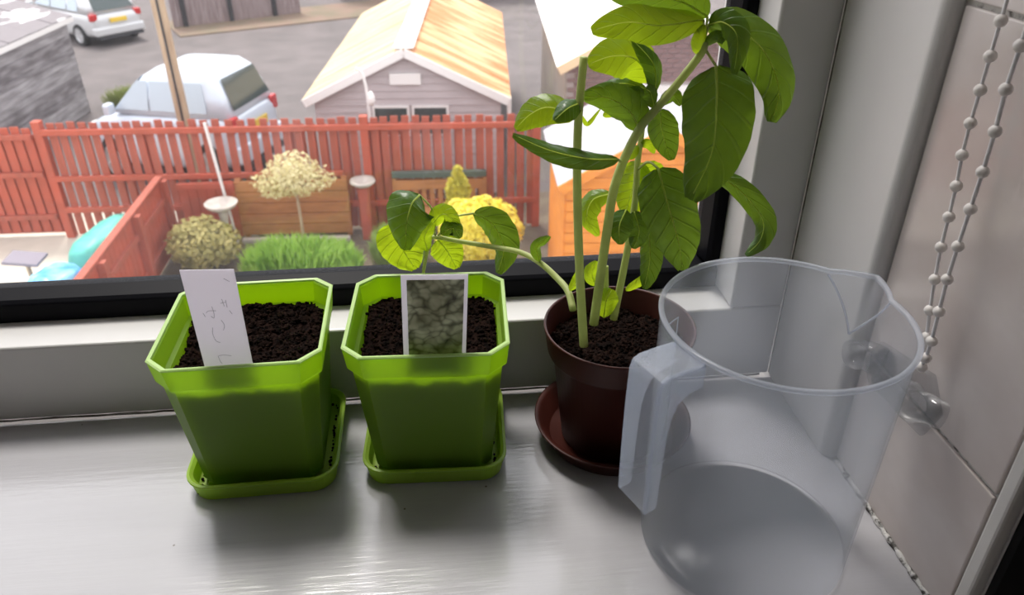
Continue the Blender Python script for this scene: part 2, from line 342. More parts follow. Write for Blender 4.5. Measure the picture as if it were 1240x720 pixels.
# ------------------------------------------------------------------ green pots
def octo(a, c, z, r=None):
    return [(-a,-a+c,z),(-a+c,-a,z),(a-c,-a,z),(a,-a+c,z),(a,a-c,z),(a-c,a,z),(-a+c,a,z),(-a,a-c,z)]
def soil_mesh(name, parent, inside, zc, hfun, seed, crumbs, ext, body=None):
    """compost: a lumpy surface with many loose crumbs, inside(x,y) -> margin"""
    random.seed(seed); bm = bmesh.new(); n = 46; grid = {}
    for i in range(n+1):
        for j in range(n+1):
            x = -ext+2*ext*i/n; y = -ext+2*ext*j/n
            if inside(x, y) > 0:
                z = zc + hfun(x, y) + .0035*noise.noise(Vector((x*95+seed, y*95, 0))) + .002*noise.noise(Vector((x*260, y*260, seed)))
                grid[i, j] = bm.verts.new((x, y, z))
    for (i, j), v in grid.items():
        q = [grid.get((i+a, j+b)) for a, b in ((0,0),(1,0),(1,1),(0,1))]
        if all(q): bm.faces.new(q)
    if body: loft(bm, body, True, True, True)      # the packed compost below the surface
    k = 0
    while k < crumbs:
        x = random.uniform(-ext, ext); y = random.uniform(-ext, ext)
        if inside(x, y) < .0015: continue
        k += 1; z = zc + hfun(x, y) + .0035*noise.noise(Vector((x*95+seed, y*95, 0))); s = random.uniform(.0006, .0021)
        M = Matrix.Translation((x, y, z+s*.3)) @ Matrix.Rotation(random.random()*6, 4, Vector((random.random(), random.random(), random.random()+.1)).normalized()) @ Matrix.Diagonal((s*random.uniform(.6,1.5), s, s*.8, 1))
        bmesh.ops.create_icosphere(bm, subdivisions=1, radius=1, matrix=M)
    o = obj(name, bm, M_soil, parent); o['kind'] = 'stuff'; return o
def green_pot(x, y, rz, label, seed):
    t = tag(empty('square_plant_pot', (x, y, .0045), rz), label, 'plant pot', 'green square pots on the sill')
    H = .1245; a0, c0 = .0472, .0095; a1, c1 = .0565, .0125; ar, cr_ = .0605, .0140
    outer = [octo(a0-.0015, c0, .0), octo(a0, c0, .0015), octo(a1, c1, .101), octo(a1+.0004, c1, .1025), octo(ar-.0012, cr_, .1040), octo(ar-.0006, cr_, .1055), octo(ar+.0012, cr_, H-.001), octo(ar+.0009, cr_, H)]
    inner = [octo(ar-.0010, cr_, H), octo(ar-.0020, cr_, H-.002), octo(ar-.0030, cr_, .1055), octo(a1-.0018, c1, .1035), octo(a0-.0016, c0, .004)]
    bm = bmesh.new(); loft(bm, outer+inner, True, True, True)
    bmesh.ops.remove_doubles(bm, verts=bm.verts, dist=1e-6)
    o = obj('pot_body', bm, M_green, t)
    # raised foot blocks under the wall and drainage slot lip
    for s in (-1, 1):
        bx('foot', M_green, t, s*.03-.012, s*.03+.012, -.0468, -.0455, .0002, .004)
    bm = bmesh.new(); rim_o = [octo(ar+.0015, cr_, H-.0008), octo(ar+.0017, cr_, H+.0004), octo(ar+.0008, cr_, H+.0011), octo(ar-.0012, cr_, H+.0006), octo(ar-.0014, cr_, H-.0008)]
    loft(bm, rim_o); obj('rim_lip', bm, mat('pale_green_lip', (.50,.68,.26), rough=.4, trans=.3, tcol=(.8,1,.4)), t)
    def inside(px, py):
        m = ar-.0055
        if abs(px) > m or abs(py) > m: return -1
        return min(m-abs(px), m-abs(py), (2*m-cr_-abs(px)-abs(py))*.7)
    soil_mesh('compost', t, inside, .0985, lambda px, py: .004*noise.noise(Vector((px*30, py*30, seed))) + .0075*max(0, py/.05), seed, 1500, .058, [octo(a0-.0026, c0, .0045), octo(a1-.0028, c1, .0945)])
    return t
def square_saucer(x, y, rz, label, half):
    t = tag(empty('square_saucer', (x, y, 0), rz), label, 'saucer', 'green square saucers')
    def ring(a, r, z, k=6):
        out = []
        for cx, cy, s in ((1,-1,-90),(1,1,0),(-1,1,90),(-1,-1,180)):
            for i in range(k+1):
                an = R(s+90*i/k); out.append((cx*(a-r)+r*math.cos(an), cy*(a-r)+r*math.sin(an), z))
        return out
    bm = bmesh.new(); h = half
    loft(bm, [ring(h-.006, .016, 0), ring(h-.004, .018, .0006), ring(h-.0015, .020, .0135), ring(h, .0215, .0155), ring(h-.0002, .0215, .0168), ring(h-.0022, .0195, .0172), ring(h-.0046, .018, .0150), ring(h-.0066, .016, .0032), ring(h-.0086, .014, .0026)], True, True, True)
    obj('dish', bm, M_saucer, t, False)
    bm = bmesh.new(); random.seed(int(x*1000)); k = 0
    while k < 150:
        px = random.uniform(-h+.009, h-.009); py = random.uniform(-h+.009, h-.009)
        if max(abs(px), abs(py)) < h-.0105: continue
        k += 1; s = random.uniform(.0006, .0015)
        bmesh.ops.create_icosphere(bm, subdivisions=1, radius=s, matrix=Matrix.Translation((px, py, .0026+s)))
    o = obj('spilt_compost', bm, M_soil, t); o['kind'] = 'stuff'
    return t
P1 = (-.1545, .5215, R(.8)); P2 = (-.0138, .5205, R(-2.6))
green_pot(*P1, 'lime green square plant pot of compost holding the handwritten white tag', 5)
green_pot(*P2, 'lime green square plant pot of compost holding the picture card', 11)
square_saucer(P1[0]+.0015, .5195, R(.8), 'lime green square saucer under the pot with the handwritten tag', .0600)
square_saucer(P2[0]+.0005, .5195, R(-2.6), 'lime green square saucer under the pot with the picture card', .0590)

# handwritten tag: lower corners in the compost, leaning on nothing but soil
def card(name, bl, br, tl, tr, th, m, parent=None, sub=1):
    bl, br, tl, tr = map(Vector, (bl, br, tl, tr)); n = (br-bl).cross(tl-bl).normalized()
    bm = bmesh.new(); loft(bm, [[bl, br, tr, tl], [p - n*th for p in (bl, br, tr, tl)]], True, True, True)
    return obj(name, bm, m, parent), n
yb, yt = P1[1]-.050, P1[1]-.044
bl, br = at(250, 452, yb), at(308, 450, yb); tl, tr = at(217, 327, yt), at(283, 326, yt)
t = empty('plant_tag', (bl+br)/2); tag(t, 'plain white plant tag with faint handwriting leaning in the pot', 'plant tag')
def local(p): return Vector(p) - t.location
o, nrm = card('tag_strip', local(bl), local(br), local(tl), local(tr), .0006, M_paper, t)
def on_tag(u, v): return local(bl.lerp(br, u).lerp(tl.lerp(tr, u), v)) + nrm*.0003
strokes = [[(.30,.60),(.36,.62),(.50,.62)], [(.44,.66),(.45,.60),(.43,.55),(.38,.57)], [(.62,.69),(.72,.70)], [(.66,.73),(.68,.66)], [(.73,.72),(.73,.65)], [(.56,.53),(.60,.48),(.56,.43)],
           [(.36,.46),(.33,.40),(.36,.33),(.44,.31)], [(.33,.18),(.35,.12),(.38,.10)], [(.35,.18),(.46,.185),(.60,.175)], [(.40,.02),(.55,.015)], [(.78,.92),(.88,.89)], [(.24,.60),(.27,.565)], [(.76,.62),(.80,.585)]]
bm = bmesh.new()
for s in strokes: tube(bm, [on_tag(u, v) for u, v in s], .00016, 5, 8)
obj('handwriting', bm, M_ink, t)
# picture card
yb, yt = P2[1]-.0515, P2[1]-.0445
bl, br = at(489, 437, yb), at(564, 436, yb); tl, tr = at(485, 333, yt), at(567, 332, yt)
t2 = empty('picture_card', (bl+br)/2); tag(t2, 'white bordered plant picture card standing in the green pot', 'plant tag')
def local(p): return Vector(p) - t2.location
o, nrm = card('card_sheet', local(bl), local(br), local(tl), local(tr), .0006, M_paper, t2)
def on_card(u, v): return local(bl.lerp(br, u).lerp(tl.lerp(tr, u), v)) + nrm*.00025
card('printed_photo', on_card(.085,.02), on_card(.935,.02), on_card(.085,.945), on_card(.945,.945), .0002, M_print, t2)

# ------------------------------------------------------------------ basil
BX, BY = .1395, .5115
saucer = tag(empty('round_saucer', (BX, BY-.0005, 0)), 'brown round plastic saucer under the basil pot', 'saucer')
bm = bmesh.new(); lathe(bm, [(.001,0),(.054,0),(.0555,.0006),(.0635,.0175),(.0670,.0190),(.0675,.0202),(.0662,.0206),(.0620,.0190),(.0545,.0030),(.0535,.0024),(.001,.0024)], n=64)
obj('dish', bm, M_terra, saucer, True)
bas = tag(empty('potted_basil', (BX, BY, .0028)), 'leafy green basil plant in a round brown plastic pot', 'potted plant')
HB = .110
bm = bmesh.new(); lathe(bm, [(.001,0),(.0425,0),(.0435,.0008),(.0530,.083),(.0572,.0865),(.0580,.0885),(.0608,.1075),(.0615,.1095),(.0612,.1107),(.0600,.1108),(.0590,.1095),(.0565,.0885),(.0520,.0825),(.0425,.003),(.001,.003)], n=64)
obj('pot_body', bm, M_terra, bas, True)
soil_mesh('compost', bas, lambda x, y: .0555-math.hypot(x, y), .0905, lambda x, y: .004*noise.noise(Vector((x*35, y*35, 3))), 21, 1500, .0565, [[(r*math.cos(i*math.pi/20), r*math.sin(i*math.pi/20), z) for i in range(40)] for r, z in ((.0415,.0035),(.0510,.0826))])
OB = Vector((BX, BY, .0028))
def stem(name, pts, r0, r1, n=24, m=M_stem):
    bm = bmesh.new(); P = [at(*p) - OB for p in pts]
    tube(bm, P, lambda t: r0+(r1-r0)*t, 10, n); return obj(name, bm, m, bas, True)
stem('stem', [(707,418,.478),(702,330,.478),(699,230,.478),(700,150,.478),(707,69,.478)], .0034, .0026)
stem('stem', [(719,392,.495),(725,349,.495),(735,280,.495),(743,230,.493),(757,190,.490),(775,155,.488),(790,137,.487),(810,114,.486),(848,66,.484),(853,50,.484)], .0036, .0025, 40)
stem('stem', [(743,386,.502),(755,327,.504),(761,295,.505),(769,244,.506),(772,197,.507),(776,170,.507),(781,126,.505)], .0031, .0018, 30)
stem('stem', [(735,378,.505),(734,350,.505),(734,322,.506)], .0024, .0018)
stem('stem', [(694,375,.505),(688,353,.520),(676,338,.535),(654,318,.552),(629,305,.570),(598,299,.588),(556,292,.596),(527,287,.598),(520,292,.598),(514,321,.598),(512,338,.598)], .0029, .0014, 44)
random.seed(12)
def leaf(pts, hw, roll=0, cup=.25, m=None, petiole=None, prof=.85, wave=1.0, mid=True, fold=0, tw=0):
    P = [at(*p) - OB for p in pts]; nu, nv = 22, 12
    mid_p = crom(P, nu); d = depth(P[0]+OB); W = 1.08*hw*d/FPX
    bm = bmesh.new(); uvl = bm.loops.layers.uv.new('UVMap'); rows = []; seed = random.random()*50; mr = []
    for i, c in enumerate(mid_p):
        u = i/(nu-1)
        tn = (mid_p[min(i+1, nu-1)]-mid_p[max(i-1, 0)]).normalized()
        v = (c+OB-CAM).normalized(); s0 = tn.cross(v).normalized(); n0 = s0.cross(tn).normalized()
        if n0.dot(v) > 0: n0 = -n0
        rot = Matrix.Rotation(R(roll+tw*u), 3, tn); s = rot @ s0; n = rot @ n0
        ww = W*max(.02, math.sin(math.pi*min(1, u**prof*.965+.015)))**.58
        row = []
        for j in range(nv+1):
            q = -1+2*j/nv
            bulge = -cup*W*q*q - fold*abs(q)*ww
            puck = .10*W*wave*math.sin((u-.22*abs(q))*6.5*2*math.pi)*abs(q)*(1-q*q*.6) + .16*W*wave*noise.noise(Vector((u*4+seed, q*2, seed)))*abs(q)
            ed = 1+.05*noise.noise(Vector((u*9+seed, j > nv/2, 3)))
            row.append(bm.verts.new(c + s*(q*ww*ed) + n*(bulge*(ww/W)+puck)))
        rows.append(row); mr.append(c + n*.0003)
    for i in range(nu-1):
        for j in range(nv):
            f = bm.faces.new((rows[i][j], rows[i][j+1], rows[i+1][j+1], rows[i+1][j]))
            for l, (a, b) in zip(f.loops, ((i,j),(i,j+1),(i+1,j+1),(i+1,j))): l[uvl].uv = (a/(nu-1), -1+2*b/nv)
    me = bpy.data.meshes.new('leaf'); bm.to_mesh(me); bm.free()
    o = link('leaf', me, m or M_leaf, bas, True)
    if mid:
        b2 = bmesh.new(); tube(b2, mr[:-1], lambda t: .00065*(1-.75*t)*(W/.012)**.6, 6); obj('midrib', b2, M_midrib, o, True)
    if petiole:
        b3 = bmesh.new(); tube(b3, [at(*p)-OB for p in petiole]+[P[0]], .0009, 7, 10); obj('petiole', b3, M_stem, bas, True)
    return o
Y = M_leaf2
# upper right head
leaf([(852,24,.486),(800,31,.478),(760,27,.472),(716,37,.468)], 21, 14, .15, Y, [(852,50,.484)], wave=.7)
leaf([(857,20,.487),(825,2,.485),(780,-6,.485),(735,-8,.488)], 24, -25, .3, None, [(853,50,.484)])
leaf([(858,30,.484),(876,27,.474),(893,45,.466),(889,90,.462)], 15, 10, .45)
leaf([(858,30,.486),(890,34,.492),(925,62,.490),(943,108,.484),(935,148,.478)], 27, -15, .35, None, [(853,48,.484)])
leaf([(867,80,.474),(868,120,.464),(862,185,.458),(836,242,.458)], 41, 8, .22, None, [(854,60,.484)], prof=.75, wave=1.0)
leaf([(846,66,.484),(848,48,.480),(853,30,.480)], 9, 30, .4, Y, mid=False)
leaf([(852,56,.484),(868,45,.478),(876,52,.474)], 7, 20, .4, mid=False)
# upper middle cluster
leaf([(790,98,.505),(770,72,.500),(742,68,.497),(712,78,.495)], 24, 12, .2, Y, [(786,125,.500)], wave=.8)
leaf([(794,110,.500),(791,78,.496),(766,48,.497)], 12, 35, .3)
leaf([(783,108,.503),(755,101,.500),(726,106,.498)], 10, 30, .3)
leaf([(776,160,.492),(763,136,.486),(738,119,.482),(705,116,.480)], 19, -12, .4, None, [(781,150,.488)], prof=.7)
leaf([(779,128,.498),(771,114,.494),(755,113,.492)], 9, 10, .4)
leaf([(792,130,.490),(788,113,.486),(782,108,.484)], 9, 20, .4)
leaf([(800,126,.494),(815,116,.494),(824,128,.492)], 8, 20, .4)
leaf([(800,132,.500),(802,160,.498),(813,194,.496)], 18, 15, .3, None, [(792,135,.488)])
leaf([(730,140,.500),(745,136,.500),(752,142,.500)], 6, 20, .3, Y)
# left stem
leaf([(704,124,.478),(688,131,.470),(671,146,.466)], 13, 18, .5)
leaf([(698,140,.482),(665,130,.486),(643,138,.488),(624,156,.490)], 19, 20, .3, Y)
leaf([(748,193,.474),(710,192,.468),(665,182,.465),(621,163,.463)], 14, 38, .25, None, [(752,196,.490)])
leaf([(704,140,.486),(712,150,.490),(727,132,.494)], 3, 30, .2, Y, mid=False)
# middle and lower
leaf([(797,204,.488),(808,245,.482),(821,290,.478),(827,327,.478)], 32, 0, .2, None, [(772,205,.506),(785,196,.495)], prof=.7, wave=1.0)
leaf([(786,282,.500),(787,315,.498),(780,350,.497)], 14, 20, .3)
leaf([(740,234,.505),(718,242,.502),(711,264,.500),(724,286,.500)], 13, 15, .5, Y)
leaf([(758,254,.500),(750,274,.494),(751,296,.492)], 15, 10, .4)
leaf([(768,256,.500),(774,280,.496),(767,301,.495)], 13, -10, .4)
leaf([(774,196,.512),(765,232,.514),(756,262,.515)], 22, 10, .3, Y)
leaf([(776,200,.512),(792,214,.514),(802,240,.515)], 15, 30, .3, Y)
leaf([(866,212,.500),(896,230,.492),(923,264,.486),(921,290,.484),(903,309,.484)], 14, 25, .35, None, [(838,196,.500)])
leaf([(772,176,.506),(765,186,.505),(757,190,.505)], 6, 20, .3, Y, mid=False)
leaf([(776,172,.505),(786,176,.505),(792,186,.505)], 6, 20, .3, Y, mid=False)
leaf([(722,346,.500),(717,331,.498),(723,316,.497)], 9, 10, .4, Y)
leaf([(731,384,.498),(734,364,.496),(741,350,.496)], 14, 5, .4, Y)
leaf([(690,352,.516),(700,338,.512),(703,322,.510)], 6, 20, .4, Y)
leaf([(654,316,.552),(650,299,.545),(666,286,.540)], 7, 25, .3)
leaf([(758,352,.505),(775,342,.502),(790,330,.502)], 6, 35, .3, Y, mid=False)
# fallen head over the card pot
leaf([(508,236,.592),(498,248,.580),(492,274,.575),(491,303,.577)], 27, 4, .55, None, [(527,286,.598),(524,255,.600)], prof=.72, wave=.8)
leaf([(478,270,.600),(486,298,.600),(503,326,.600)], 27, 12, .15, Y, [(520,286,.598),(500,268,.602)], prof=.8)
leaf([(530,290,.599),(541,303,.598),(553,325,.598)], 19, 10, .2, Y)
leaf([(574,258,.600),(597,272,.594),(610,300,.590),(603,331,.588)], 19, 28, .35, None, [(530,286,.598),(548,264,.600)])
leaf([(521,274,.598),(537,259,.594),(556,272,.592)], 11, 15, .4, Y)
leaf([(518,304,.592),(514,286,.588),(524,270,.588)], 10, 10, .4, Y)
leaf([(534,284,.594),(548,276,.590),(558,288,.588)], 10, 10, .4)

# ------------------------------------------------------------------ jug
JX, JY, JH = .2125, .3890, .1938
jug = tag(empty('measuring_jug', (JX, JY, 0)), 'frosted clear plastic measuring jug with open handle and pouring lip', 'jug')
SA = R(27)
def jr(a, z, off=0):
    r = .0742 + (.0776-.0742)*z/JH
    da = abs((a-SA+math.pi) % (2*math.pi) - math.pi)
    k = max(0, 1-da/R(18)); s = max(0, (z-.150)/(JH-.150))
    return r +   .0165*k*s + off
def jring(z, off, n=120): return [(jr(2*math.pi*i/n, z, off)*math.cos(2*math.pi*i/n), jr(2*math.pi*i/n, z, off)*math.sin(2*math.pi*i/n), z) for i in range(n)]
zs = [.0035,.012,.03,.06,.09,.12,.135,.150,.158,.165,.175,.185,JH-.003]
bm = bmesh.new(); loft(bm, [jring(z, 0) for z in zs] + [jring(z, -.0016) for z in reversed(zs)] + [jring(zs[0], 0)])
bmesh.ops.remove_doubles(bm, verts=bm.verts, dist=1e-6)
jb = obj('jug_wall', bm, M_jug, jug, True); md = jb.modifiers.new('s', 'EDGE_SPLIT'); md.split_angle = R(35)
bm = bmesh.new(); prof = [(0, JH-.003), (.0012, JH-.0026), (.0015, JH-.001), (.0010, JH), (-.0016, JH), (-.0022, JH-.001), (-.0016, JH-.003)]
loft(bm, [jring(z, f) for f, z in prof]); rim = obj('rim', bm, M_jugthick, jug, True)
bm = bmesh.new(); lathe(bm, [(.0002,.0022),(.060,.0022),(.062,.0006),(.0715,.0006),(.0738,.0015),(.0743,.0035),(.0726,.0040),(.070,.0042),(.0002,.0042)], n=96)
obj('jug_base', bm, clear_mat('base_polypropylene', .07, (.985,.985,.99), rough=.2, spec=.5), jug, True)
# creases of the pouring lip
for da in (-18, 18):
    bm = bmesh.new(); P_ = []
    for k in range(9):
        z = .152+(JH-.004-.152)*k/8; a = SA+R(da)*k/8; q = jr(a, z)-.0012
        P_.append((q*math.cos(a), q*math.sin(a), z))
    tube(bm, P_, .0008, 6); obj('lip_crease', bm, M_jugthick, jug, True)
# handle: inverted L channel with an arched inner corner
def hp(r, wv, z):
    a = R(203); return Vector((r*math.cos(a)-wv*math.sin(a)*-1*-1, r*math.sin(a)+wv*math.cos(a), z))
path = [(.0765,.1905),(.088,.1912),(.1035,.1908),(.1080,.1885),(.1098,.1830),(.1104,.155),(.1102,.12),(.1096,.087)]
HW = .0140
bm = bmesh.new()
rings = []
for i, (r, z) in enumerate(path):
    t0 = Vector(path[max(i-1,0)]); t1 = Vector(path[min(i+1,len(path)-1)]); tn = (t1-t0).normalized(); nn = Vector((-tn.y, tn.x))*.0019
    rings.append([hp(r, -HW, z), hp(r, HW, z), hp(r-nn.x*1, HW, z-nn.y), hp(r-nn.x, -HW, z-nn.y)])
loft(bm, rings, True, True, True)
arch = path + [(.1005,.088),(.1000,.12),(.0992,.148),(.0972,.160),(.0935,.1690),(.0870,.1735),(.0765,.1745)]
for s in (-1, 1):
    a, b = s*HW, s*(HW-.0018)
    # the flange as a strip between outer path and inner arch
    out_ = arch[:8]; inn = [arch[14], arch[13], arch[12], arch[11], arch[10], (.0997,.135), arch[9], arch[8]]
    rr = [[hp(o_[0], a, o_[1]), hp(i_[0], a, i_[1]), hp(i_[0], b, i_[1]), hp(o_[0], b, o_[1])] for o_, i_ in zip(out_, inn)]
    loft(bm, rr, True, True, True)
obj('handle', bm, clear_mat('handle_polypropylene', .24, (.95,.96,.985), rough=.18, spec=.7), jug)
# embossed measure marks on the wall beside the handle
bm = bmesh.new()
for i in range(9):
    z = .045+i*.014; a0 = R(128); da = R(9 if i % 2 == 0 else 5)
    tube(bm, [(jr(a0+da*k/4, z)*math.cos(a0+da*k/4), jr(a0+da*k/4, z)*math.sin(a0+da*k/4), z) for k in range(5)], .0005, 5)
tube(bm, [(jr(a0, z)*math.cos(a0), jr(a0, z)*math.sin(a0), z) for z in (.045,.08,.12,.157)], .0005, 5)
obj('measure_marks', bm, M_jugthick, jug)

# ------------------------------------------------------------------ blind chain and cleat
cleat = tag(empty('cord_cleat', (XR, .41, .12)), 'clear plastic cord cleat fixed to the cream tiles', 'cord cleat')
def cl(p): return Vector(p)-cleat.location
bm = bmesh.new(); prism(bm, [(.372,.100),(.440,.094),(.452,.108),(.440,.132),(.380,.146),(.362,.126)], 'x', XR-.0045, XR-.0004)
for v in bm.verts: v.co = cl(v.co)
o = obj('back_plate', bm, M_clear, cleat); md = o.modifiers.new('b','BEVEL'); md.width = .0012; md.segments = 2
for y0, y1, z1 in ((.392,.352,.132),(.432,.459,.112)):
    bm = bmesh.new(); tube(bm, [cl((XR-.004, y0, .118)), cl((XR-.014, y0*.7+y1*.3, .120)), cl((XR-.017, y0*.3+y1*.7, z1)), cl((XR-.013, y1, z1+.002))], lambda t: .0125-.003*t, 14, 14)
    bmesh.ops.scale(bm, vec=(.8,1,1), verts=bm.verts); obj('horn', bm, M_clear, cleat, True)
for y0, z0 in ((.403,.128),(.430,.105)):
    bm = bmesh.new(); bmesh.ops.create_uvsphere(bm, u_segments=14, v_segments=8, radius=.004, matrix=Matrix.Translation(cl((XR-.005, y0, z0))))
    obj('screw_cap', bm, M_clear, cleat, True)
chain = tag(empty('blind_chain', (.306, .39, .15)), 'looped white bead chain of a roller blind hanging by the tiles', 'blind chain')
s1 = [(1226,-22),(1212,25),(1199,68),(1187,109),(1175,149),(1165,187.5),(1158,225),(1149,262.5),(1139.5,299),(1132,338),(1126,375.5),(1122,408)]
s2 = [(1256,-6),(1236,55),(1218,108),(1205,159),(1190,208),(1175,253),(1160,298),(1147,338),(1137,377),(1128,413),(1121,433),(1116,444)]
def onx(px, py, x):
    d = ray(px, py); return CAM + d*(x/d.x)
A = [onx(px, py, .3085 - .0005*i*0) for i, (px, py) in enumerate(s1)]
B = [onx(px, py, .2960 + .0010*i) for i, (px, py) in enumerate(s2)]
org = Vector(chain.location)
bmB = bmesh.new(); bmesh.ops.create_uvsphere(bmB, u_segments=14, v_segments=9, radius=.0036)
mb = bpy.data.meshes.new('bead'); bmB.to_mesh(mb); bmB.free(); mb.materials.append(M_bead)
for p in mb.polygons: p.use_smooth = True
upA = [A[0]+(A[0]-A[1])*k for k in range(12, 0, -1)]; upB = [B[0]+(B[0]-B[1])*k for k in range(12, 0, -1)]
upA = [Vector((A[0].x, A[0].y, A[0].z+.021*k)) for k in range(20, 0, -1)]
upB = [Vector((B[0].x, B[0].y, B[0].z+.021*k)) for k in range(20, 0, -1)]
for p in upA+A+upB+B:
    o = bpy.data.objects.new('bead', mb); COL.objects.link(o); o.parent = chain; o.location = p-org
bm = bmesh.new(); tube(bm, [p-org for p in upA+A+[B[-1]]], .0011, 7); obj('cord', bm, M_cord, chain, True)
bm = bmesh.new(); tube(bm, [p-org for p in upB+B], .0012, 7); obj('cord', bm, M_cord, chain, True)

# ================================================================== outdoors
struct(bx('ground', M_road, None, -45, 40, 12.3, 70, ZG-.3, ZG), 'grey tarmac lane behind the gardens', 'road')
struct(bx('garden_soil', M_earth, None, -4.2, 6, 1.2, 12.3, ZG-.3, ZG), 'dark garden soil', 'soil')
struct(bx('patio', M_patio, None, -14, -4.2, 1.2, 12.3, ZG-.3, ZG), 'pale sunlit patio paving', 'patio')
struct(bx('verge', M_verge, None, 0, 9, -1.1, 1.6, 0, .04, 0, Matrix.Translation((-8.2, 26.4, ZG)) @ Matrix.Rotation(R(26), 4, 'Z')), 'sandy verge beyond the lane', 'verge')
FR = R(-2.6)
def fpt(px, y0=0):  # x along the fence
    return px
# main picket fence: local frame at its right hand end, running to -x
F0 = Vector((1.48, 11.0, ZG))
fence = tag(empty('picket_fence', F0, FR), 'long red painted picket fence between garden and lane', 'fence')
Lf = 7.15
pk = bmesh.new(); box(pk, -.055, .055, -.011, .011, .05, 1.80, .004, None, 1); me_pk = bpy.data.meshes.new('picket'); pk.to_mesh(me_pk); pk.free(); me_pk.materials.append(M_fence)
random.seed(4)
k = 0; xx = -.08
while xx > -Lf+.1:
    o = bpy.data.objects.new('picket', me_pk); COL.objects.link(o); o.parent = fence
    side = .035
    o.location = (xx, -side, random.uniform(-.02, .015)); o.rotation_euler = (0, R(random.uniform(-.5, .5)), 0)
    # between the posts over the lane some pickets stand further apart
    gap = .154 if not (-5.15 < xx < -2.9) else .166
    xx -= gap + random.uniform(-.006, .006)
for z in (.42, 1.62): bx('rail', M_fence2, fence, -Lf, 0, -.105, -.050, z, z+.085, .005)
bx('rail', M_fence2, fence, -Lf, -2.9, -.105, -.050, .92, 1.0, .005)
for xp in (-Lf, -2.53, 0.0): bx('post', M_fence2, fence, xp-.06, xp+.06, -.09, .04, 0, 1.82, .008)
# backing boards on the lane side, leaving open gaps near the parked car
for x0_, x1_ in ((-2.55, 0), (-3.7, -2.6), (-7.1, -5.6)):
    n = int((x1_-x0_)/.16)
    for i in range(n):
        xa = x0_+i*.16+.09
        if x0_ == -7.1 and i % 3 == 1: continue
        bx('backing_board', M_fence, fence, xa-.045, xa+.045, .01, .03, .05, 1.70)
# left neighbour's fence
f2 = tag(empty('closeboard_fence', (-5.72, 11.36, ZG), R(-1)), 'shorter red closeboard fence behind the pale patio', 'fence')
me2 = bpy.data.meshes.new('picket'); pk = bmesh.new(); box(pk, -.062, .062, -.011, .011, .08, 1.72, .004, None, 1); pk.to_mesh(me2); pk.free(); me2.materials.append(M_fence2)
for i in range(40):
    o = bpy.data.objects.new('picket', me2); COL.objects.link(o); o.parent = f2; o.location = (-.14-i*.15, -.03, random.uniform(-.015, .015))
for z in (.30, .98, 1.55): bx('rail', M_fence, f2, -6, -.07, -.09, -.045, z, z+.08, .005)
bx('backing_board', M_fence, f2, -6, -.07, .0, .02, .05, 1.6)
# low wall of horizontal planks, red panel, post and kerb before the fence
lp = tag(empty('plank_wall', (-3.02, 10.97, ZG), FR), 'low orange brown wall of horizontal planks below the fence', 'plank wall')
for i in range(5): bx('plank', M_plank, lp, 0, 1.66, -.02, .02, .06+i*.175, .225+i*.175, .006)
for x in (.05, 1.61): bx('post', M_plank, lp, x-.04, x+.04, .022, .085, 0, .95, .004)
rp = tag(empty('fence_panel', (-3.84, 10.97, ZG), FR), 'square red boarded panel beside the dividing fence', 'fence panel')
for i in range(6): bx('board', M_fence2, rp, .02+i*.135, .15+i*.135, -.02, .015, .05, .93+.004*i, .004)
bx('rail', M_fence2, rp, 0, .83, -.045, -.022, .84, .93, .004)
kb = tag(empty('kerb', (-3.0, 10.82, ZG), FR), 'pale stone edging along the foot of the plank wall', 'kerb')
for i in range(3): bx('kerb_stone', M_stone, kb, i*.54, i*.54+.53, -.06, .03, 0, .07, .01)
# leaning stake
bm = bmesh.new(); tube(bm, [(0,0,0), (-.14,.05,1.86)], .022, 8, 6); st = tag(obj('garden_stake', bm, M_white), 'thin pale stake leaning against the red fence', 'stake'); st.location = (-3.08, 10.80, ZG)
# dividing fence
df = tag(empty('dividing_fence', (-3.95, 10.68, ZG), 0), 'red boarded fence running out between patio and garden bed', 'fence')
for i in range(24): bx('board', M_fence2, df, -.012, .012, -.13-i*.133, -.005-i*.133, .04, 1.12, .004)
bx('top_rail', M_fence, df, -.05, .05, -3.2, 0, 1.122, 1.17, .006)
for z in (.25, .80): bx('rail', M_fence, df, .0125, .055, -3.2, 0, z, z+.08, .004)
for y in (-.06, -1.25, -2.5): bx('post', M_fence, df, .014, .11, y-.05, y+.05, 0, 1.121, .004)
# teal tarpaulin roll and blue sheet lying against the fence on the patio side
def lump(name, m, c, rx, ry, rz_, seed, label, cat, rot=0, amp=.12, sub=4):
    bm = bmesh.new(); bmesh.ops.create_icosphere(bm, subdivisions=sub, radius=1)
    for v in bm.verts:
        n_ = 1+amp*noise.noise(v.co*2.2+Vector((seed,0,0)))+amp*.5*noise.noise(v.co*5+Vector((0,seed,0)))
        x, y, z = v.co*n_; sx = lambda q: math.copysign(abs(q)**.7, q)
        v.co = (sx(x)*rx, sx(y)*ry, max(0, sx(z)*rz_+rz_*.55))
    o = obj(name, bm, m, None, True); o.location = c; o.rotation_euler = (0,0,rot); return tag(o, label, cat)
tp = gz(118, 285, .35)
lump('tarpaulin', M_tarp, (-4.68, 10.30, ZG), .29, .72, .40, 2, 'teal tarpaulin heap beside the dividing fence', 'tarpaulin', R(-17))
lump('plastic_sheet', M_bluebag, (-4.93, 9.02, ZG), .30, .40, .38, 7, 'crumpled blue plastic sheet next to the teal tarpaulin', 'plastic sheet', R(-17), .22)
bt = tag(empty('bird_table', (-5.36, 9.35, ZG)), 'small bird table with a slanted grey top on a thin post', 'bird table')
M_ = Matrix.Translation((0,0,.62)) @ Matrix.Rotation(R(8), 4, 'Y')
bx('top', M_slate, bt, -.21, .21, -.17, .17, -.02, .02, .005, M_)
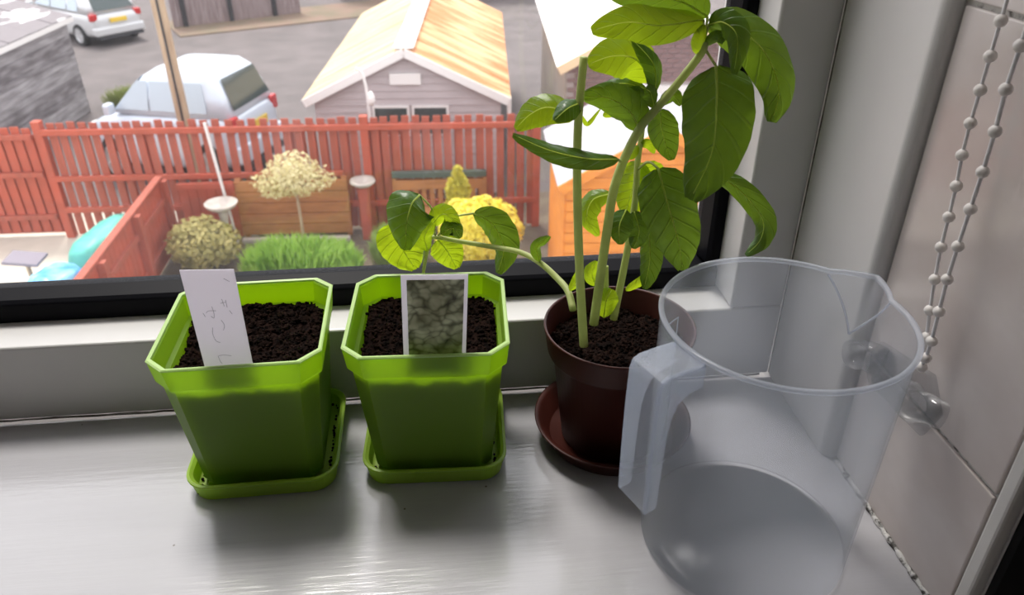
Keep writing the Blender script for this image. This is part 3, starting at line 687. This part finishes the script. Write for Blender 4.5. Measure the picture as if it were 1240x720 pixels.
bm = bmesh.new(); tube(bm, [(.0,0,0), (0,0,.60)], .028, 8, 3); obj('post', bm, M_pole, bt); bx('foot', M_pole, bt, -.12, .12, -.12, .12, 0, .03, .004)

# foliage
def foliage(name, m, parent, blobs, n, size, seed, up=0):
    random.seed(seed); vs_, fs = [], []
    for _ in range(n):
        b = random.choices(blobs, [q[6] for q in blobs])[0]
        d = Vector((random.gauss(0,1), random.gauss(0,1), random.gauss(0,1))).normalized(); r = random.random()**.28*(1+.12*noise.noise(d*3+Vector((seed,0,0))))
        c = Vector((b[0]+d.x*b[3]*r, b[1]+d.y*b[4]*r, max(.02, b[2]+d.z*b[5]*r)))
        nrm = (d+Vector((random.uniform(-.8,.8), random.uniform(-.8,.8), random.uniform(-.4,1)))).normalized()
        a = nrm.orthogonal().normalized(); a = Matrix.Rotation(random.random()*6.28, 3, nrm) @ a
        if up: a = (Vector((d.x*.5, d.y*.5, up))+a*.4).normalized(); nrm = a.orthogonal().normalized()
        bb = nrm.cross(a); s = size*random.uniform(.6, 1.3); wv = .5 if not up else .14
        i = len(vs_); vs_ += [c-a*s, c+bb*s*wv, c+a*s, c-bb*s*wv]; fs.append((i, i+1, i+2, i+3))
    me = bpy.data.meshes.new(name); me.from_pydata(vs_, [], fs)
    o = link(name, me, m, parent); o['kind'] = 'stuff'; return o
def fm(name, c, c2): return mat(name, c, rough=.7, color2=c2, vscale=7, trans=.3, tcol=tuple(min(1, x*1.3) for x in c2))
def shrub(name, loc, m, blobs, n, size, seed, label, cat='shrub', up=0, trunk=None):
    t = tag(empty(name, loc), label, cat); foliage('foliage', m, t, blobs, n, size, seed, up)
    bm = bmesh.new()
    for s in (trunk or [((0,0,0),(0,0,.3),.03)]): tube(bm, [s[0], Vector(s[0]).lerp(Vector(s[1]),.5)+Vector((.01,0,0)), s[1]], s[2], 7, 5)
    obj('trunk', bm, M_pole, t); return t
shrub('olive_shrub', (-3.37, 10.02, ZG), fm('olive_foliage', (.29,.27,.085), (.46,.40,.15)), [(0,0,.42,.44,.42,.36,3),(-.14,0,.36,.30,.36,.28,1),(.22,.05,.36,.32,.36,.28,1)], 4200, .045, 1, 'loose olive green shrub in front of the red panel')
shrub('standard_tree', (-2.01, 10.30, ZG), fm('variegated_foliage', (.50,.44,.20), (.72,.66,.40)), [(0,0,1.19,.58,.38,.22,3),(0,0,1.36,.36,.32,.22,2),(-.2,0,1.09,.36,.3,.14,1)], 2300, .032, 2, 'pale variegated standard tree with a ball crown on a thin trunk', 'tree', trunk=[((0,0,0),(.0,0,1.1),.022),((0,0,1.0),(-.25,0,1.2),.012),((0,0,1.0),(.25,0,1.22),.012)])
shrub('grassy_shrub', (-1.92, 9.52, ZG), fm('grass_foliage', (.17,.34,.04), (.40,.58,.13)), [(-.1,0,.26,.75,.36,.36,3),(.38,.05,.20,.42,.32,.30,2)], 5200, .13, 3, 'bright green grassy mound shrub at the window edge of the bed', up=1)
shrub('sedge_clump', (-.62, 9.98, ZG), fm('sedge_foliage', (.22,.34,.07), (.36,.46,.14)), [(0,0,.22,.42,.34,.32,3)], 2600, .11, 31, 'dull green sedge clump next to the grassy mound', up=1)
shrub('golden_shrub', (.52, 9.60, ZG), fm('golden_foliage', (.76,.62,.04), (.92,.80,.16)), [(0,0,.60,.60,.40,.50,3)], 7000, .04, 4, 'round golden yellow shrub before the bench')
shrub('golden_conifer', (.27, 10.33, ZG), fm('conifer_foliage', (.38,.36,.03), (.60,.52,.06)), [(0,0,.50,.27,.24,.35,3),(0,0,.88,.19,.18,.3,2),(0,0,1.1,.08,.08,.22,1)], 2600, .04, 5, 'small cone shaped yellow green conifer behind the golden shrub', 'conifer')
shrub('verge_grass', (-6.80, 18.35, ZG), fm('verge_grass_foliage', (.20,.26,.07), (.34,.38,.12)), [(0,0,.1,.78,.4,.25,1)], 2000, .14, 6, 'tuft of grass at the foot of the weathered shed', 'grass', up=1)
# bird bath, lamp plate on its post, bench
bb = tag(empty('bird_bath', (-3.12, 10.50, ZG)), 'pale stone bird bath bowl on a slim pedestal', 'bird bath')
bm = bmesh.new(); lathe(bm, [(.01,.66),(.08,.67),(.20,.74),(.235,.80),(.215,.80),(.17,.755),(.01,.74)], n=24); obj('bowl', bm, M_stone, bb, True)
bm = bmesh.new(); lathe(bm, [(.12,0),(.12,.05),(.06,.10),(.045,.4),(.07,.65),(.07,.662)], n=18, cap0=True, cap1=True); obj('pedestal', bm, M_stone, bb, True)
pb = tag(empty('post_feeder', (-1.12, 10.76, ZG)), 'round stone feeder dish on a red fence post', 'bird feeder')
bx('post', M_fence2, pb, -.075, .075, -.05, .05, 0, .86, .006)
bm = bmesh.new(); lathe(bm, [(.01,.862),(.12,.872),(.19,.93),(.18,.965),(.12,.94),(.01,.905)], n=24); obj('dish', bm, M_stone, pb, True)
bn = tag(empty('garden_bench', (-.70, 10.96, ZG), FR), 'wooden garden bench with a dark top rail by the fence', 'bench')
bx('back_rail', M_gtop, bn, 0, 1.42, -.05, .04, .90, .99, .006)
bx('back_rail', M_plank, bn, .03, 1.39, -.02, .02, .70, .86, .006)
for i in range(11): bx('slat', M_plank, bn, .06+i*.124, .13+i*.124, -.012, .012, .40, .698, .003)
for i in range(3): bx('seat_slat', M_plank, bn, 0, 1.42, -.12-i*.09, -.04-i*.09, .40, .425, .004)
for x in (.0, 1.36):
    bx('leg', M_plank, bn, x, x+.06, -.02, .03, 0, .898, .004); bx('leg', M_plank, bn, x, x+.06, -.30, -.25, 0, .398, .004)
# white hook bracket above the fence
bm = bmesh.new(); tube(bm, [(0,0,0),(0,.0,1.75),(-.02,.0,2.15),(-.07,.0,2.32),(-.14,0,2.36)], .022, 8, 26); 
wb = empty('hooked_pole', (-1.00, 11.62, ZG)); tag(wb, 'thin white hooked pole rising behind the fence post', 'pole'); obj('rod', bm, M_white, wb, True)
bm = bmesh.new(); lathe(bm, [(.005,1.80),(.035,1.82),(.06,1.88),(.05,1.96),(.015,2.02)], c=(.05,0,0), n=16, cap0=True, cap1=True); obj('lantern', bm, M_white, wb, True)

# garage with gable
ga = tag(empty('gabled_garage', (-2.07, 12.42, ZG), R(-4.0)), 'mauve grey garage with cream and rusty orange pitched roof', 'garage')
GW, GL, GE, GR = 3.26, 7.1, 1.68, 2.46
bm = bmesh.new(); prism(bm, [(.12,0),(GW-.12,0),(GW-.12,GE-.02),(GW/2,GR-.08),(.12,GE-.02)], 'y', .12, GL-.1); obj('wall', bm, M_clad, ga)
# lapped boards of the gable front
zb = .02
while zb < GR-.14:
    z1 = zb+.112
    lim = lambda z: .14 if z <= GE-.04 else .14+(z-(GE-.04))/(GR-GE)*(GW/2-.02)
    xa, xb2 = lim(zb), lim(z1)
    if xb2 < GW/2-.03:
        bm = bmesh.new(); prism(bm, [(xa, zb), (GW-xa, zb), (GW-xb2, z1), (xb2, z1)], 'y', .095, .119)
        for v in bm.verts:
            if v.co.y < .1 and v.co.z > zb+.05: v.co.y = .112
        obj('cladding_board', bm, M_clad, ga)
    zb += .118
sl = math.atan2(GR-GE, GW/2); ln = math.hypot(GR-GE, GW/2)+.03
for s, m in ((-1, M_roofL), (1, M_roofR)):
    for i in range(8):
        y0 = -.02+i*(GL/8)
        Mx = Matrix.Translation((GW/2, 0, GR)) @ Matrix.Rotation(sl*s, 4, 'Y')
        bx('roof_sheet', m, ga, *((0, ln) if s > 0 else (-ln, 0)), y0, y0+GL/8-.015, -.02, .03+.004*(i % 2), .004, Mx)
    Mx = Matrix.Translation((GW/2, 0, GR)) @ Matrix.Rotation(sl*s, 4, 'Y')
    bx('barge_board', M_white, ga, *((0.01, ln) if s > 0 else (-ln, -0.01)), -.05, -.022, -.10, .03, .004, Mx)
bx('ridge_cap', M_whiteroof, ga, GW/2-.16, GW/2+.16, -.02, GL, GR+.012, GR+.05, .02)
bx('sign_board', M_white, ga, GW/2-.26, GW/2+.24, .05, .094, 1.90, 2.08, .006)
for x in (GW/2-.58, GW/2+.06):
    wn = bx('window', M_white, ga, x, x+.60, .07, .094, 1.05, 1.56, .004); bx('pane', M_cglassd, wn, x+.04, x+.56, .062, .0695, 1.09, 1.52)
bx('downpipe', M_white, ga, GW-.02, GW+.05, .14, .21, 0, GE, .015)
# weathered shed on the left
ws = tag(empty('weathered_shed', (-7.72, 17.9, ZG), R(-3)), 'weathered grey timber shed with flaking roof panels', 'shed')
bx('frame', M_weather2, ws, -3.4, -.04, -5.0, -.03, 0, 1.93)
for i in range(14): bx('board', (M_weather, M_weather2)[(i*7//3) % 2], ws, -.04, -.004+.006*(i % 2), -5.0, 0, .01+i*.138, .142+i*.138, .003)
Mx = Matrix.Translation((.10, 0, 2.0)) @ Matrix.Rotation(R(17), 4, 'Y')
for i in range(6): bx('roof_panel', M_oldroof, ws, -3.5, 0, -5.1+i*.87, -5.1+i*.87+.85, 0, .04+.006*(i % 2), .004, Mx)
bx('eave_board', M_white, ws, .085, .115, -5.1, .12, 1.92, 2.02, .003)
# pole
po = gz(220, 134, .30)
up_ = tag(empty('timber_pole', (at(217,120,12.55).x, 12.55, ZG)), 'tall pale timber utility pole beside the blue car', 'utility pole')
bm = bmesh.new(); tube(bm, [(0,0,0),(0,0,6.5)], lambda t: .105-.01*t, 14, 12); obj('pole', bm, M_pole, up_, True)
bm = bmesh.new(); tube(bm, [(.02,-.106,0),(.02,-.098,6.4)], .018, 6, 6); obj('cable_run', bm, M_plastic, up_)
# far boundary
bf = tag(empty('boundary_fence', (-8.25, 26.75, ZG+.041), R(30)), 'dark weathered board fence across the lane', 'fence')
for i in range(24): bx('board', M_wood, bf, i*.18, i*.18+.168, 0, .03, 0, 1.9+.03*((i*5) % 3), .004)
for i in range(3): bx('post', M_plastic, bf, i*1.5+.3, i*1.5+.44, -.10, -.002, 0, 2.0, .004)
bh = tag(empty('brick_building', (-3.4, 31.5, ZG)), 'low brown building beyond the lane', 'building')
bx('wall', M_brick, bh, 0, 7.5, 0, 3, 0, 3.2); bx('roof', M_plastic, bh, -.2, 7.7, -.2, 3.2, 3.2, 3.35); bx('plinth', M_render, bh, -.03, 7.53, -.04, -.002, 0, .3)

# brick garage on the right with white roof
wg = tag(empty('brick_garage', (1.98, 12.15, ZG), R(-4)), 'brick garage with white pitched roof and white door', 'garage')
WW, WL, WE, WR = 3.4, 6.0, 2.15, 3.05
bm = bmesh.new(); prism(bm, [(.16,0),(WW-.1,0),(WW-.1,WE-.03),(WW/2,WR-.1),(.16,WE-.03)], 'y', .28, WL-.1); obj('wall', bm, M_mortar, wg)
bx('side_wall', M_render, wg, .13, .158, .28, WL-.1, 0, WE-.03)
bmb = bmesh.new(); box(bmb, 0, .215, 0, .022, 0, .065, .004, None, 1); meb = bpy.data.meshes.new('brick'); bmb.to_mesh(meb); bmb.free(); meb.materials.append(M_brick)
nb = 0
for r in range(34, -1, -1):
    z = .02+r*.0765
    for c in range(14):
        x = .17+c*.228+(.114 if r % 2 else 0)
        top = WE-.05+max(0, (min(x, WW-x-.2)-.16))/(WW/2-.16)*(WR-WE-.1)
        if x+.215 > WW-.1 or z+.065 > top or (1.15 < x+.2 and x < 2.35 and z < 1.85): continue
        if nb >= 296: continue
        nb += 1; o = bpy.data.objects.new('brick', meb); COL.objects.link(o); o.parent = wg; o.location = (x, .2575, z)
dr = bx('door', M_white, wg, 1.2, 2.3, .235, .278, .02, 1.80, .004)
for i in range(4): bx('door_panel', M_white, dr, 1.26, 2.24, .225, .2345, .08+i*.43, .46+i*.43, .004)
sl = math.atan2(WR-WE, WW/2); ln = math.hypot(WR-WE, WW/2)+.02
for s in (-1, 1):
    Mx = Matrix.Translation((WW/2, 0, WR)) @ Matrix.Rotation(sl*s, 4, 'Y')
    bx('roof_slope', M_whiteroof, wg, *((0, ln) if s > 0 else (-ln, 0)), 0, WL, -.01, .04, .004, Mx)
    bx('fascia', M_fascia, wg, *((.01, ln) if s > 0 else (-ln, -.01)), -.03, -.002, -.10, .04, .004, Mx)
# orange shed
os_ = tag(empty('orange_shed', (1.36, 8.0, ZG), R(-3)), 'bright orange timber shed with pale felt roof', 'shed')
SW, SL_, SE, SR = 2.3, 1.95, 1.88, 2.55
bm = bmesh.new(); prism(bm, [(.10,0),(SW-.10,0),(SW-.10,SE-.02),(SW/2,SR-.07),(.10,SE-.02)], 'y', .12, SL_-.1); obj('frame', bm, M_plank, os_)
for i in range(17):
    z = .02+i*.138; z1 = z+.130
    lim = lambda q: .09 if q <= SE-.04 else .09+(q-(SE-.04))/(SR-SE)*(SW/2-.06)
    if lim(z1) < SW/2-.05:
        bm = bmesh.new(); prism(bm, [(lim(z), z), (SW-lim(z), z), (SW-lim(z1), z1), (lim(z1), z1)], 'y', .095, .119); obj('board', bm, M_orange, os_)
    if z1 < SE-.02: bx('board', M_orange, os_, .07, .099, .12, SL_-.1, z, z1, .003)
sl = math.atan2(SR-SE, SW/2); ln = math.hypot(SR-SE, SW/2)+.02
for s in (-1, 1):
    Mx = Matrix.Translation((SW/2, 0, SR)) @ Matrix.Rotation(sl*s, 4, 'Y')
    bx('roof_slope', M_felt, os_, *((0, ln) if s > 0 else (-ln, 0)), 0, SL_, -.01, .03, .004, Mx)
    bx('fascia', M_orange, os_, *((.01, ln) if s > 0 else (-ln, -.01)), -.03, -.002, -.09, .03, .004, Mx)

# ------------------------------------------------------------------ cars
def car(name, loc, rz, paint, glass, rearglass, label):
    t = tag(empty(name, loc, rz), label, 'car')
    # body: sections along the length, front towards +x
    st_ = [(-2.02,.42,.80,.66),(-1.98,.30,.92,.76),(-1.7,.22,.96,.84),(-.9,.20,.95,.865),(.2,.20,.94,.865),(1.0,.20,.92,.855),(1.6,.22,.84,.82),(1.95,.28,.74,.72),(2.05,.38,.62,.60)]
    rings = []
    for x, zb_, zt, hw in st_:
        half = [(hw*.80, zb_), (hw*.97, zb_+.07), (hw, zb_+.22), (hw, zt-.20), (hw*.975, zt-.05), (hw*.88, zt)]
        rings.append([(x, y, z) for y, z in half] + [(x, -y, z) for y, z in reversed(half)])
    bm = bmesh.new(); loft(bm, rings, True, True, True); o = obj('body', bm, paint, t, True)
    md = o.modifiers.new('s', 'SUBSURF'); md.levels = md.render_levels = 1
    # cabin
    cab = [(.92, -1.93, 1.18, .80), (1.16, -1.80, .70, .74), (1.36, -1.62, .30, .66), (1.45, -1.42, .0, .56), (1.475, -1.2, -.2, .40)]
    def cring(z, x0_, x1_, hw):
        xs = [x0_, x0_+.10, x0_+(x1_-x0_)*.33, x0_+(x1_-x0_)*.66, x1_-.12, x1_]; hh = [hw*.86, hw*.97, hw, hw, hw*.95, hw*.80]
        return [(x, y, z) for x, y in zip(xs, hh)] + [(x, -y, z) for x, y in zip(reversed(xs), reversed(hh))]
    bm = bmesh.new(); loft(bm, [cring(*c) for c in cab], True, True, True); o = obj('cabin', bm, paint, t, True)
    def S(x, f, side):      # a point on the cabin side: f 0 belt .. 1 under the roof edge
        z = .96+(1.355-.96)*f; hw = .80+(.655-.80)*f
        return Vector((x, side*(hw+.012), z))
    def pane(pn, q, m):
        bm = bmesh.new(); n_ = (q[1]-q[0]).cross(q[3]-q[0]).normalized()*.004
        loft(bm, [q, [p+n_ for p in q]], True, True, True); return obj(pn, bm, m, t)
    for s in (-1, 1):
        for xa, xb_, xc, xd in ((.98,.10,.10,.36),(.04,-.78,-.78,.04),(-.84,-1.40,-1.28,-.84)):
            pane('side_window', [S(xa,0.05,s), S(xb_,0.05,s), S(xc,.92,s), S(xd,.92,s)], glass)
        mm = bx('door_mirror', paint, t, .92, 1.08, s*.84 if s > 0 else -1.02, 1.02 if s > 0 else -.84, .93, 1.07, .03)
        for x in (-1.28, 1.30):
            wl = empty('wheel_root'); bpy.data.objects.remove(wl)
            bm = bmesh.new(); rot = Matrix.Translation((x, s*.80, .31)) @ Matrix.Rotation(R(90)*-s, 4, 'X')
            lathe(bm, [(.20,-.10),(.29,-.10),(.31,-.08),(.31,.06),(.29,.085),(.21,.085)], n=28, closed=True)
            bmesh.ops.transform(bm, matrix=rot, verts=bm.verts); wt = obj('wheel', bm, M_tyre, t, True)
            bm = bmesh.new(); lathe(bm, [(.002,.07),(.06,.075),(.20,.06),(.205,.085),(.215,.085),(.215,-.05),(.002,-.05)], n=24)
            bmesh.ops.transform(bm, matrix=rot, verts=bm.verts); obj('wheel_hub', bm, M_alloy, wt, True)
            for k in range(5):
                bm = bmesh.new(); box(bm, -.022, .022, .05, .20, .066, .09, .004); bmesh.ops.transform(bm, matrix=rot @ Matrix.Rotation(k*2*math.pi/5, 4, 'Z'), verts=bm.verts); obj('spoke', bm, M_alloy, wt)
        bx('tail_lamp', M_tail, t, -2.0, -1.86, s*.58 if s > 0 else -.80, .80 if s > 0 else -.58, .74, .93, .03)
        bx('head_lamp', M_white, t, 1.80, 1.985, s*.44 if s > 0 else -.70, .70 if s > 0 else -.44, .60, .73, .03)
    rw = [Vector((-1.925,-.62,.99)), Vector((-1.925,.62,.99)), Vector((-1.655,.54,1.35)), Vector((-1.655,-.54,1.35))]
    pane('rear_window', [p+Vector((-.025,0,.012)) for p in rw], rearglass)
    pane('windscreen', [Vector((1.16,.62,.95)), Vector((1.16,-.62,.95)), Vector((.36,-.54,1.35)), Vector((.36,.54,1.35))], glass)
    bx('bumper', paint, t, -2.10, -1.80, -.78, .78, .32, .56, .05); bx('bumper_trim', M_plastic, t, -2.09, -1.80, -.70, .70, .22, .31, .02)
    bx('number_plate', M_plate, t, -2.075, -2.045, -.26, .26, .66, .78, .006); return t
bc = car('pale_blue_hatchback', (at(237,115,13.9).x-.33, 14.05, ZG), R(180-17), M_blue, M_cglass, M_cglassd, 'pale blue hatchback parked behind the red fence')
car('silver_car', (-10.72, 26.0, ZG), R(180-40), M_silver, M_cglass, M_cglassd, 'silver car with a yellow plate parked across the lane')
bc.scale = (.72, 1.02, 1.36)
